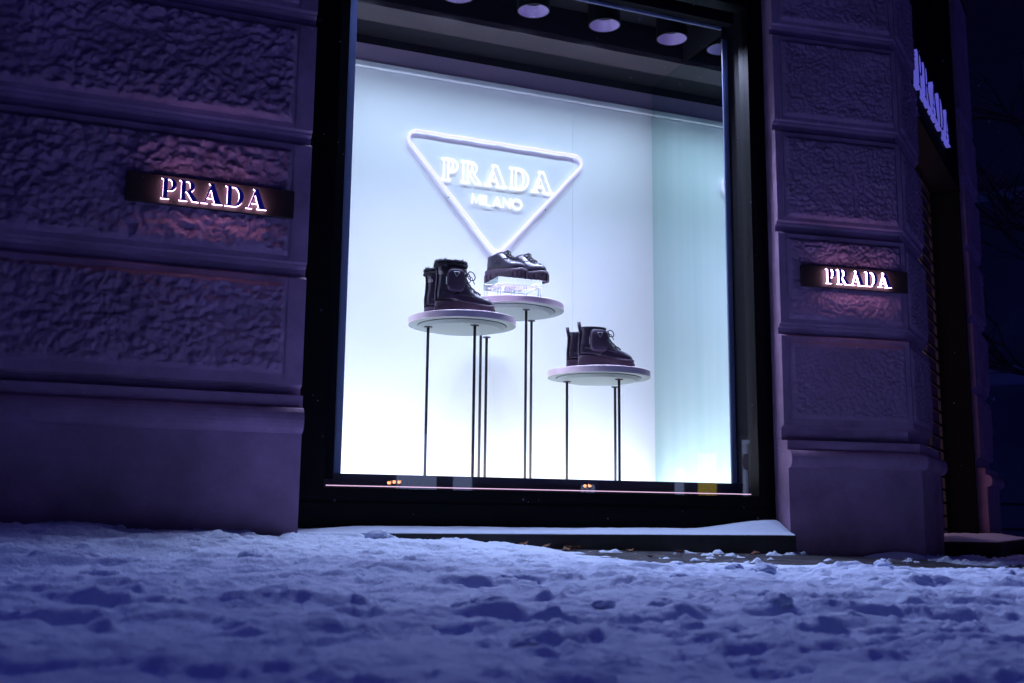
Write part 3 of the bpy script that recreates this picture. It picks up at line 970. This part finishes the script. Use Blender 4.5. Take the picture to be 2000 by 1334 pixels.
def pouch(t, cx, cz, w, h, side, yoff):
    pl = []
    for k in range(40):
        a = 2 * math.pi * k / 40
        c, s = math.cos(a), math.sin(a)
        pl.append((cx + w / 2 * math.copysign(abs(c) ** 0.55, c), cz + h / 2 * math.copysign(abs(s) ** (0.62 if s > 0 else 0.5), s)))
    mb = MB(); vs, fs = [], []
    prof = [(0.97, 0.0), (1.0, 0.006), (1.0, 0.022), (0.96, 0.028), (0.86, 0.031), (0.0, 0.033)]
    for (k_, d) in prof:
        for (x, z) in pl:
            vs.append((cx + (x - cx) * k_, side * (yoff + d), cz + (z - cz) * k_))
    for i in range(len(prof) - 1):
        for k in range(40):
            k2 = (k + 1) % 40
            fs.append((i * 40 + k, i * 40 + k2, (i + 1) * 40 + k2, (i + 1) * 40 + k) if side > 0 else (i * 40 + k2, i * 40 + k, (i + 1) * 40 + k, (i + 1) * 40 + k2))
    p = mb.add(vs, fs).build('pouch', 'nylon', t); smooth_angle(p, 35)
    z_ = MB().tube([(x, side * (yoff + 0.012), z) for (x, z) in [(cx + (a - cx) * 1.015, cz + (b - cz) * 1.015) for a, b in pl]], 0.0022, 6, closed=True).build('zip', 'leather', p, True)
    yb_ = side * (yoff + 0.034)
    b_ = MB()
    tri = [(-0.013, 0.009), (0.013, 0.009), (0.0, -0.013)]
    b_.add([(cx + a, yb_, cz + h * 0.25 + b) for a, b in tri] + [(cx + a, yb_ + side * 0.002, cz + h * 0.25 + b) for a, b in tri], [(0, 1, 2), (5, 4, 3), (0, 3, 4, 1), (1, 4, 5, 2), (2, 5, 3, 0)]).build('triangle_badge', 'badge_enamel', p)
    e_ = [(cx + a, yb_ + side * 0.002, cz + h * 0.25 + b) for a, b in tri]
    MB().tube(e_, 0.0015, 5, closed=True).build('badge_edge', 'white_trim', p)  # silver edge painted white; its glint is put into the colour
    MB().tube([(cx - w / 2 - 0.002, side * (yoff + 0.014), cz + 0.014), (cx - w / 2 - 0.003, side * (yoff + 0.016), cz - 0.020)], 0.0022, 6).build('zip_pull', 'chrome', p)
    return p
def boot(name, label, loc, rz, L, Ht, furry, pouch_side, tab, group):
    t = thing(name, label, 'boot', loc, rz, group)
    ztop = sole_parts(t, L, 0.024, 0.056, 0.044)
    k = L / 0.285
    z0 = 0.034
    sl = []
    tilt = lambda z: (lambda x: z + 0.016 * (1 - min(1, max(0, x / (0.20 * k)))) if z < 0.06 else z)
    rows = [(0.040, .002, .278, .042, .35), (0.052, .001, .279, .0435, .30), (0.062, .001, .274, .043, .25), (0.072, .001, .262, .041, .2), (0.080, .001, .245, .040, .12),
            (0.090, .001, .216, .039, .05), (0.103, .001, .190, .039, 0), (0.120, .003, .168, .039, 0), (0.140, .006, .152, .039, 0), (0.160, .008, .142, .040, 0)]
    for (z, xb, xf, w, bl) in rows:
        sl.append((tilt(z), outline(xb * k, xf * k, w, 36, bl, 2.3)))
    zc = 0.160
    n_ = 6
    for i in range(1, n_ + 1):
        z = zc + (Ht - zc) * i / n_
        fl = 0.006 * (i / n_) ** 2
        sl.append((z, outline((.008 - fl - (0.008 if furry else 0.002) * (i / n_) ** 2) * k, (.138 - .004 * i / n_ + fl) * k, 0.041 + fl * 0.6, 36, 0, 2.2)))
    top = sl[-1][1]
    cxm = sum(p[0] for p in top) / len(top)
    inn = [(cxm + (x - cxm) * 0.88, y * 0.86) for x, y in top]
    sl += [(Ht + 0.003, [(cxm + (x - cxm) * 0.96, y * 0.95) for x, y in top]), (Ht - 0.004, inn), (Ht - 0.06, inn)]
    up_ = loft(sl, 36).build('upper', 'leather', t, True)
    # sole welt line and heel strip
    hs = MB()
    q = [(-0.004 + 0.002, 0, 0.052), (-0.003, 0, 0.09), (0.001, 0, 0.13), (0.003, 0, 0.17), (0.0, 0, Ht * 0.93)]
    hs.tube(q, [0.006] * 5, 8).build('heel_strip', 'leather', t, True)
    if furry:
        cv, cf = [], []
        ring = top
        mbf = MB()
        for lay_ in range(2):
            q = []
            for i, (x, y) in enumerate(ring):
                j = random.uniform(-0.004, 0.004)
                q.append((cxm + (x - cxm) * (0.97 + lay_ * 0.03), y * (0.97 + lay_ * .03), Ht - 0.004 - lay_ * 0.014 + j))
            mbf.tube(q, [random.uniform(0.007, 0.011) for _ in q], 8, closed=True)
        for i in range(260):
            a = random.random() * 36
            x, y = ring[int(a) % 36]
            z = Ht + random.uniform(-0.022, 0.006)
            d = Vector((random.uniform(-1, 1), random.uniform(-1, 1), random.uniform(-.2, 1))).normalized() * 0.012
            mbf.tube([(x, y, z), (x + d.x, y + d.y, z + d.z)], [0.0016, 0.0004], 4)
        mbf.build('fur_collar', 'fur', t, True)
    if tab:
        MB().tube([(0.002, -0.004, Ht - 0.03), (-0.006, -0.004, Ht + 0.006), (-0.007, 0, Ht + 0.026), (0.001, 0.003, Ht + 0.028), (0.006, 0.004, Ht + 0.004), (0.006, 0.004, Ht - 0.02)], 0.0048, 8).build('pull_tab', 'nylon', t, True)
    lr = []
    for (x, z) in [(.216, .090), (.192, .103), (.171, .120), (.155, .140), (.145, .160)]:
        lr.append((x * k - 0.006, z + 0.004, 0.019))
    zz = 0.18
    while zz < Ht - 0.02:
        lr.append((.138 * k, zz, 0.018)); zz += 0.022
    lace_rows(t, lr)
    bow(t, .142 * k, Ht - (0.055 if furry else 0.018), 1.25 if furry else 1.0)
    # raised quarter seam
    MB().tube([(0.20 * k, -0.036, 0.060), (0.17 * k, -0.0415, 0.078), (0.13 * k, -0.043, 0.085), (0.08 * k, -0.0425, 0.085), (0.02 * k, -0.036, 0.090)], 0.0016, 5).build('seam', 'leather', t, True)
    if pouch_side:
        pouch(t, 0.083 * k, Ht * 0.62 if furry else Ht * 0.66, 0.080 if furry else 0.084, 0.100 if furry else 0.104, pouch_side, 0.036)
    return t
zt1, zt3 = T1[2] + 0.001, T3[2] + 0.001
boot('boot', 'black fur-collared boot with triangle-badged pouch facing the street', (1.470, 4.515, zt1), R(-8), 0.268, 0.238, True, -1, False, 'tall fur-lined boots')
boot('boot', 'black fur-collared boot standing behind its pouch-fronted partner', (1.470, 4.672, zt1), R(-4), 0.268, 0.232, True, 1, False, 'tall fur-lined boots')
boot('boot', 'short black boot with pull tab and silver-badged pouch facing the street', (2.205, 4.560, zt3), R(-8), 0.272, 0.192, False, -1, True, 'short pouch boots')
boot('boot', 'short black boot standing behind the badged one, its pouch on the far side', (2.215, 4.710, zt3), R(-4), 0.272, 0.190, False, 1, True, 'short pouch boots')

def shoe(label, loc, rz):
    t = thing('lace_up_shoe', label, 'shoe', loc, rz, 'lace-up shoes on the clear riser')
    L = 0.236
    sole_parts(t, L, 0.034, 0.062, 0.048)
    k = L / 0.285
    rows = [(0.044, .004, .276, .043, .35), (0.062, .004, .276, .0435, .28), (0.074, .005, .270, .042, .2), (0.084, .006, .255, .040, .1),
            (0.094, .007, .228, .038, 0), (0.106, .009, .196, .036, 0), (0.118, .011, .172, .035, 0), (0.130, .013, .150, .034, 0)]
    sl = []
    for (z, xb, xf, w, bl) in rows:
        f = (lambda z: (lambda x: z + 0.014 * (1 - min(1, max(0, x / 0.18)))))(z) if z < 0.07 else z
        sl.append((f, outline(xb * k, xf * k, w, 36, bl, 2.3)))
    ol = outline(.016 * k, .135 * k, .031, 36, 0, 2.1)
    slope = lambda d: (lambda x: 0.128 + d + 0.022 * float(sm((x - 0.03) / 0.09)))
    sl.append((slope(0.0), ol))
    cx = sum(p[0] for p in ol) / 36
    sl.append((slope(0.001), [(cx + (x - cx) * .92, y * .9) for x, y in ol]))
    sl.append((0.100, [(cx + (x - cx) * .84, y * .82) for x, y in ol]))
    loft(sl, 36).build('upper', 'leather', t, True)
    MB().tube([(0.222 * k, -0.030, 0.082), (0.236 * k, -0.014, 0.090), (0.238 * k, 0, 0.0925), (0.236 * k, 0.014, 0.090), (0.222 * k, 0.030, 0.082)], 0.0022, 6).build('toe_seam', 'leather', t, True)
    for s in (-1, 1):
        MB().tube([(0.195 * k, s * 0.020, 0.105), (0.16 * k, s * 0.033, 0.108), (0.13 * k, s * 0.0365, 0.100), (0.12 * k, s * .041, .08)], 0.002, 6).build('facing_edge', 'leather', t, True)
    lace_rows(t, [(.205 * k, .104, .017), (.190 * k, .112, .017), (.174 * k, .121, .017), (.158 * k, .131, .017), (.143 * k, .146, .016)])
    bow(t, .150 * k, 0.146, 0.55)
    return t
# clear riser and shoes
RX, RY, RH = 1.955, 4.80, 0.098
rs = thing('acrylic_riser', 'clear acrylic block riser under the lace-up shoes', 'riser', (RX, RY, T2[2] + 0.001))
o = MB().box(-0.116, 0.116, -0.100, 0.100, RH - 0.034, RH).build('top_block', 'acrylic', rs); bevel(o, 0.002, 1)
for (x, y) in ((-0.112, -0.096), (0.100, -0.096), (-0.112, 0.084), (0.100, 0.084)):
    MB().box(x, x + 0.012, y, y + 0.012, 0.0, RH - 0.0345).build('leg', 'acrylic', rs)
for y in (-0.006,):
    MB().box(-0.004, 0.008, y, y + 0.010, 0.0, RH - 0.0345).build('leg', 'acrylic', rs)
zr = T2[2] + 0.001 + RH + 0.001
shoe('black lace-up shoe at the left end of the clear riser', (RX - 0.098, RY + 0.098, zr), R(-58))
shoe('black lace-up shoe at the right end of the clear riser', (RX + 0.012, RY + 0.104, zr), R(-56))

# ------------------------------------------------------------------ grating, leaves, snow clumps
gz = float(zbase(2.75, 3.74)) - 0.001
slope_a = math.atan(0.022)
MG = Matrix.Translation((2.75, 3.74, gz)) @ Matrix.Rotation(slope_a, 4, 'Y') @ Matrix.Rotation(math.atan(0.042), 4, 'X')
grate = thing('drain_grate', 'dark iron floor grating in front of the window sill', 'grate', (2.75, 3.74, gz))
def gpart(name, *boxes):
    mb = MB()
    for q in boxes: mb.box(*q, MG)
    return reparent(mb.build(name, 'grate_iron'), grate)
gpart('frame', (-1.0, 1.0, -0.325, -0.315, -0.02, 0.006), (-1.0, 1.0, 0.315, 0.325, -0.02, 0.006), (-1.01, -1.0, -0.325, 0.325, -0.02, 0.006), (1.0, 1.01, -0.325, 0.325, -0.02, 0.006))
o = gpart('cross_bars', *[(-1.0 + i * 0.0333, -1.0 + i * 0.0333 + 0.005, -0.315, 0.315, -0.018, 0.003) for i in range(1, 60)]); tag(o, kind='stuff')
for i in range(19):
    y = -0.31 + i * 0.0335
    gpart('bar', (-1.0, 1.0, y, y + 0.006, -0.018, 0.005))

def snow_clump(x, y, r, seed, label, sx=1.3, dz=0.0, group=None):
    bm = bmesh.new()
    bmesh.ops.create_icosphere(bm, subdivisions=4, radius=1)
    P = np.array([v.co[:] for v in bm.verts])
    n_ = 0.50 + 0.95 * fbm(P[:, 0] * 1.6 + seed * 5 + P[:, 2], P[:, 1] * 1.6 + P[:, 2] * 1.1, seed, 5, 0.62)
    P = P * n_[:, None] * np.array([r * sx, r, r * 0.62])
    for v, p in zip(bm.verts, P): v.co = p
    me = bpy.data.meshes.new('snow_clump'); bm.to_mesh(me); bm.free()
    o = link('snow_clump', me, 'snow', None, True)
    i, j = int(np.argmin(abs(xs - x))), int(np.argmin(abs(ys - y)))
    zz = max(float(SZ[j, i]), float(zbase(x, y)))
    o.location = (x, y, zz + r * 0.15 + dz)
    o.rotation_euler = (0, 0, seed)
    return tag(o, label, 'snow clump', group)
snow_clump(1.08, 3.96, 0.040, 2, 'rounded lump of snow leaning by the left part of the sill', 1.6)
G_ = 'kicked-up snow clumps on the pavement'
LB = 'kicked-up clump of snow lying on the trodden snow'
for k, (x, y, r) in enumerate([(0.99, 2.34, .030), (0.93, 2.32, .024), (0.75, 1.93, .034), (0.70, 1.95, .022), (1.09, 1.89, .026), (1.14, 1.90, .020), (1.90, 2.70, .034), (1.83, 2.74, .026), (2.52, 2.90, .028), (2.10, 2.95, .024),
                                (0.44, 2.84, .026), (0.74, 3.86, .028), (0.17, 3.88, .020), (1.52, 2.54, .022), (0.97, 1.90, .018), (0.62, 1.47, .022), (1.97, 3.30, .022), (2.95, 3.72, .016), (2.2, 3.55, .02), (0.87, 2.77, .024), (1.40, 1.98, .02), (1.33, 1.84, .026)]):
    snow_clump(x, y, r, 5 + k, LB, random.uniform(1.0, 1.5), 0, G_)

def leaf(x, y, z, s, rx, ry, rz, label):
    n_ = 9
    v, f = [], []
    for i in range(n_):
        t_ = i / (n_ - 1)
        w = 0.42 * math.sin(math.pi * t_) ** 0.8 + 0.01
        cz = 0.22 * math.sin(t_ * 3.0) * (1 - 0.3 * t_)
        for k in (-1, -0.5, 0, 0.5, 1):
            ww = w * (1 + 0.25 * math.sin(t_ * 19 + k))
            v.append(((t_ - 0.5) * s, k * ww * s, (0.5 * cz + 0.13 * k * k + 0.05 * math.sin(t_ * 11 + k * 4)) * s))
    for i in range(n_ - 1):
        for k in range(4):
            a = i * 5 + k
            f.append((a, a + 1, a + 6, a + 5))
    t = thing('dead_leaf', label, 'leaf', (x, y, z), 0, 'dead leaves caught by the grating')
    t.rotation_euler = (rx, ry, rz)
    b = mesh_obj('blade', v, f, 'leaf_brown', t, True)
    md = b.modifiers.new('solid', 'SOLIDIFY'); md.thickness = 0.0008
    MB().tube([(0.5 * s, 0, 0.2 * 0.1 * s), (0.75 * s, 0.05 * s, 0.12 * s)], 0.0011, 5).build('stalk', 'leaf_brown', t)
    return t
lv = [(1.70, 4.03, .07), (1.80, 4.02, .05), (1.92, 4.03, .10), (2.18, 4.03, .055), (2.42, 4.02, .065), (2.80, 4.03, .06), (2.10, 3.72, .04), (1.88, 4.0, .06)]
LL = ['small crumpled brown leaf half buried in snow by the sill', 'tiny dark brown leaf beside the snow edge at the sill', 'largest curled brown leaf at the end of the grating', 'brown leaf fragment lying on the grating by the sill',
      'upright reddish brown leaf standing on the grating against the sill', 'curled brown leaf near the right end of the sill', 'brown leaf lying on the snow in front of the grating', 'dark curled leaf next to the largest leaf']
for k, (x, y, s) in enumerate(lv):
    s *= 0.72
    leaf(x, y, float(zbase(x, y)) + 0.004 + (0.012 if k < 2 else 0), s, random.uniform(-.3, .3), random.uniform(-.25, .25), random.uniform(0, 6), LL[k])

# ------------------------------------------------------------------ far side of the street on the right: house, tree, railing
hs = thing('far_house', 'dark blue-grey townhouse across the side street beyond the corner', 'building', (21, 17, -0.5), R(-52))
def hb(name, m, q, par=None):
    return MB().box(*q).build(name, m, par or hs)
hb('wall', 'house_wall', (-7, 16, 0.0, 8, 0, 17))
hb('cornice', 'house_trim', (-7, 16, -0.35, 0.0, 3.9, 4.3))
hb('cornice', 'house_trim', (-7, 16, -0.20, 0.0, 8.3, 8.5))
hb('cornice', 'house_trim', (-7, 16, -0.6, 0.0, 16.4, 17.0))
for row, (z0, z1) in enumerate(((5.0, 7.3), (9.2, 11.5), (13.0, 15.2))):
    for c in range(7):
        x = -5.6 + c * 2.6
        w_ = MB().box(x - .68, x - .55, -0.08, -0.002, z0 - .1, z1 + .12).box(x + .55, x + .68, -0.08, -0.002, z0 - .1, z1 + .12).box(x - .55, x + .55, -0.08, -0.002, z1, z1 + .12).box(x - .55, x + .55, -0.08, -.002, z0 - .1, z0).box(x - .04, x + .04, -.06, -.004, z0, z1).box(x - .55, x - .04, -.05, -.004, z0 + 1.5, z0 + 1.56).box(x + .04, x + .55, -.05, -.004, z0 + 1.5, z0 + 1.56).build('window', 'house_trim', hs)
        MB().box(x - .55, x + .55, -0.012, -0.001, z0, z1).build('pane', 'dark_glass', w_)
for c in range(4):
    x = -4.2 + c * 4.2
    pts = [(x - 1.1, 0.2)] + [(x + 1.1 * math.cos(a), 2.2 + 1.1 * math.sin(a)) for a in [math.pi - math.pi * k / 14 for k in range(15)]] + [(x + 1.1, 0.2)]
    d_ = MB().tube([(p[0], -0.03, p[1]) for p in pts], 0.09, 8).build('archway', 'house_trim', hs, True)
    v = [(p[0], -0.004, p[1]) for p in pts]
    mesh_obj('opening', v, [tuple(range(len(v)))], 'dark_glass', d_)
hb('lit_ledge', 'blue_lamp', (1.5, 7.5, -0.5, -0.36, 0.45, 0.60))

def tree(label, loc, h, seed):
    rnd = random.Random(seed)
    t = thing('bare_tree', label, 'tree', loc)
    MB().tube([(0, 0, 0), (0.05, 0.02, h * .3), (-0.03, 0.05, h * .6), (0.04, 0, h)], [0.16, 0.13, 0.09, 0.03], 10).build('trunk', 'bark', t, True)
    cr = MB()
    def br(p, d, L, r, lev):
        q = [p]
        for k in range(4):
            d = (d + Vector((rnd.uniform(-.25, .25), rnd.uniform(-.25, .25), rnd.uniform(-.12, .18)))).normalized()
            q.append(q[-1] + d * L / 4)
        cr.tube(q, [r * (1 - .17 * k) for k in range(5)], 6)
        if lev > 0:
            for k in range(4):
                b = q[rnd.randint(1, 4)]
                dd = (d + Vector((rnd.uniform(-.9, .9), rnd.uniform(-.9, .9), rnd.uniform(-.5, .6)))).normalized()
                br(b, dd, L * rnd.uniform(.5, .7), r * .55, lev - 1)
    for k in range(11):
        a = k * 2.4
        br(Vector((0, 0, h * (.25 + .065 * k))), Vector((math.cos(a), math.sin(a), .25)), h * .38, 0.055, 3)
    cr.build('crown', 'bark', t, True)
    return t
tree('bare dark street tree in front of the far townhouse', (13.0, 9.6, -0.33), 6.5, 4)

rl = thing('railing', 'low black railing along the side street before the far townhouse', 'railing', (15, 12, -0.4), R(-50))
for z in (0.55, 0.95): MB().tube([(-3, 0, z), (4, 0, z)], 0.025, 8).build('rail', 'black_metal', rl)
for k in range(8): MB().tube([(-3 + k, 0, 0), (-3 + k, 0, 0.97)], 0.03, 8).build('post', 'black_metal', rl)

# ------------------------------------------------------------------ stand-ins for car lights across the road, added for their glint in the glass
for k, (x, z) in enumerate([(5.528, .875), (5.626, .892), (5.725, .894), (9.589, .903), (9.691, .905)]):
    zg = float(zbase(x, -11)) + 0.02
    t = thing('car_light_standin', 'amber car-light stand-in on a short post across the road, mirrored low in the shop window', 'lamp', (x, -11.0, zg), group='amber car-light stand-ins across the road')
    MB().tube([(0, 0, 0), (0, 0, z - zg - 0.03)], 0.018, 8).build('post', 'black_metal', t, True)
    MB().lathe([(0.0, z - zg - 0.035), (0.026, z - zg - 0.02), (0.034, z - zg), (0.026, z - zg + 0.022), (0.0, z - zg + 0.034)], 16, closed=True).build('lens', 'amber_lamp', t, True)

# the far side of the road, behind the photographer, mirrored faintly low in the glass
mat('shop_glow_cool', (0.3, 0.35, 0.5), 0.5, emit=(0.45, 0.55, 1.0), estr=1.6)
mat('shop_glow_yellow', (0.6, 0.5, 0.1), 0.5, emit=(1.0, 0.72, 0.06), estr=1.3)
oh = thing('opposite_house', 'dark street house across the road with a few lit shop panes', 'building', (8, -16, -0.4))
MB().box(-30, 30, -8, 0, 0, 15).build('wall', 'house_wall', oh)
for (x0, x1, z0, z1, m_) in ((-0.9, 0.1, 0.6, 2.6, 'shop_glow_cool'), (0.5, 1.0, 0.8, 2.2, 'shop_glow_cool'), (3.9, 4.3, 1.0, 1.5, 'shop_glow_cool'), (7.3, 7.9, 0.5, 2.4, 'shop_glow_yellow'), (8.7, 9.6, 0.5, 2.8, 'shop_glow_cool'), (6.6, 6.9, 0.5, 2.0, 'shop_glow_cool')):
    w_ = MB().box(x0 - .1, x1 + .1, 0.002, 0.06, z1, z1 + .1).box(x0 - .1, x1 + .1, 0.002, 0.06, z0 - .1, z0).box(x0 - .1, x0, 0.002, 0.06, z0, z1).box(x1, x1 + .1, 0.002, 0.06, z0, z1).build('window', 'house_trim', oh)
    MB().box(x0, x1, 0.002, 0.02, z0, z1).build('pane', m_, w_)

# falling snowflakes
fl = MB()
for k in range(420):
    y = random.uniform(1.2, 4.0); x = random.uniform(-0.6, 1.0) + y * random.uniform(-0.1, 0.95); z = random.uniform(0.25, 2.7)
    r = random.choice([.0008, .0011, .0015])
    fl.add([(x - r, y, z), (x + r, y, z), (x, y - r, z), (x, y + r, z), (x, y, z - r), (x, y, z + r)], [(0, 2, 5), (2, 1, 5), (1, 3, 5), (3, 0, 5), (2, 0, 4), (1, 2, 4), (3, 1, 4), (0, 3, 4)])
o = fl.build('falling_snow', 'snow')
tag(o, 'fine snowflakes drifting through the air before the window', 'snow', kind='stuff')
